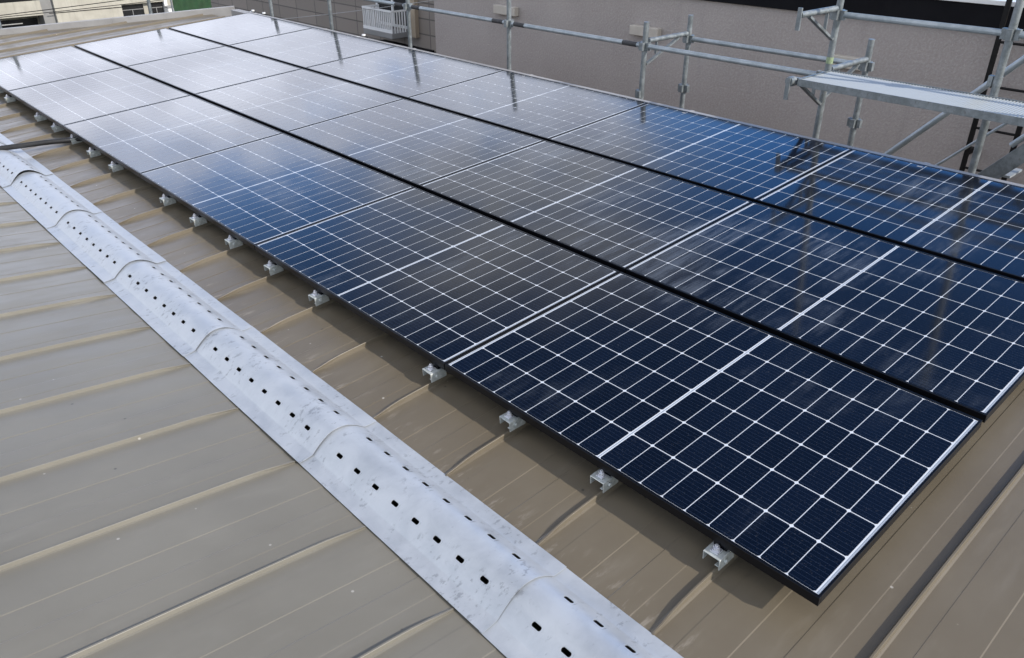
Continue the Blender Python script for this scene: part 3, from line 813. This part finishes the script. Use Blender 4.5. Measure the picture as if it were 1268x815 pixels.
mb.box(xf - 0.008, xf - 0.0005, 13.80, 14.87, 5.10, 5.16)
mb.build('railing', 'white', bal)
mb = MB(); mb.box(BX - 0.7, BX - 0.0007, 13.0, 14.75, 4.62, 4.83); mb.build('canopy', 'black', bb)

# ------------------------------------------------------------------ pale apartment block far behind
ab = thing('building', 'pale concrete apartment block with dark openings beyond the far coping', 'building', (14, 58, GZ))
AY = 55.0
mb = MB()
mb.box(5, 11.72, AY + 1.4, AY + 8, GZ, 9.0)
mb.box(12.38, 16.18, AY, AY + 8, GZ, 9.0)
mb.box(16.19, 30, AY + 0.6, AY + 8.02, GZ, 9.01)
mb.build('wall', 'concrete', ab)
mb = MB(); mb.box(11.73, 12.37, AY + 0.25, AY + 8.01, GZ, 8.99); mb.build('pillar', 'grey_concrete', ab)
for z in (-1.75, 1.02, 3.8):
    mb = MB(); mb.box(5, 11.71, AY + 0.05, AY + 1.39, z, z + 0.16); bl = mb.build('balcony', 'concrete', ab)
    mb = MB(); mb.box(5, 11.69, AY + 0.06, AY + 0.16, z + 0.1603, z + 0.80); mb.build('parapet', 'concrete', bl)
    mb = MB(); mb.box(5.3, 11.60, AY + 1.30, AY + 1.388, z + 0.25, z + 2.5); mb.build('window', 'dark_glass', ab)
    mb = MB(); mb.box(9.4, 10.6, AY + 0.5, AY + 0.53, z - 2.35 + 0.165 + 1.75, z - 2.30 + 0.165 + 1.75); mb.build('clothes_rail', 'wire', bl)
for z in (-1.70, 1.06, 3.82):
    mb = MB(); mb.box(12.0, 16.17, AY - 0.03, AY - 0.0005, z, z + 0.035); mb.build('joint_strip', 'black', ab)
for z0 in (-1.9, 0.46, 3.2):
    for xa_, xb_ in ((16.22, 17.68), (17.98, 18.92)):
        mb = MB(); mb.box(xa_, xb_, AY + 0.55, AY + 0.5993, z0 - 0.45, z0 + 0.63); wd = mb.build('window', 'dark_glass', ab)
        mb = MB(); mb.box(xa_ + 0.05, xb_ - 0.05, AY + 0.52, AY + 0.5495, z0 + 0.33, z0 + 0.37)
        mb.box((xa_ + xb_) / 2, (xa_ + xb_) / 2 + 0.04, AY + 0.52, AY + 0.5495, z0 - 0.4, z0 + 0.33); mb.build('sash', 'grey_concrete', wd)
mb = MB(); mb.box(16.2, 18.95, AY + 0.30, AY + 0.5996, 1.16, 1.36); mb.build('ledge', 'concrete', ab)
mb = MB(); mb.box(18.94, 19.14, AY + 0.3, AY + 0.599, GZ, 9.0); mb.build('pilaster', 'white', ab)

gb = thing('utility_box', 'light grey box between the concrete block and the green sheet', 'box', (18.5, 53.3, GZ))
mb = MB(); mb.box(18.26, 18.74, 53.0, 53.6, GZ, 1.02); mb.build('cabinet', 'white', gb, bevel=0.03)
mb = MB(); mb.box(18.22, 18.78, 52.95, 53.65, 1.0205, 1.09); mb.build('lid', 'grey_concrete', gb, bevel=0.02)
gs = thing('sheeted_fence', 'dark green sheet on a pole frame beyond the far roof corner', 'fence', (15.4, 42, GZ))
mb = MB(); n = 30
for q in range(n):
    xq, xr = 14.44 + q * 1.96 / n, 14.44 + (q + 1) * 1.96 / n
    yq, yr = 42 + 0.02 * math.sin(q * 0.7), 42 + 0.02 * math.sin((q + 1) * 0.7)
    mb.hexa([(xq, yq, GZ + 0.3), (xr, yr, GZ + 0.3), (xr, yr + 0.02, GZ + 0.3), (xq, yq + 0.02, GZ + 0.3), (xq, yq, 4.2), (xr, yr, 4.2), (xr, yr + 0.02, 4.2), (xq, yq + 0.02, 4.2)])
mb.build('sheet', 'green', gs, smooth=60)
for xx in (14.38, 16.46):
    mb = MB(); mb.cyl((xx, 42.02, GZ), (xx, 42.02, 4.5), 0.045, 10); mb.build('pole', 'pipe', gs, smooth=40)

# ------------------------------------------------------------------ overhead cables
def sag(a_, b_, s, n=16):
    a_, b_ = Vector(a_), Vector(b_)
    return [a_.lerp(b_, k / n) - Vector((0, 0, s * 4 * (k / n) * (1 - k / n))) for k in range(n + 1)]
for a_, b_, s, r_, m_, lab in (((3.0, 46, 2.15), (22.0, 46, 3.0), 0.12, 0.02, 'black', 'upper black cable strung across the pale concrete block'),
                               ((3.0, 46.5, 2.10), (22.0, 46.5, 2.5), 0.10, 0.018, 'black', 'lower black cable strung across the pale concrete block'),
                               ((4.6, 12.6, 5.80), (4.75, 7.9, 6.53), 0.02, 0.004, 'wire', 'thin pale wire slanting across the brown tiled wall')):
    mb = MB(); mb.tube(sag(a_, b_, s), r_, 6); tag(mb.build('cable', m_, None, smooth=60), lab, 'cable')
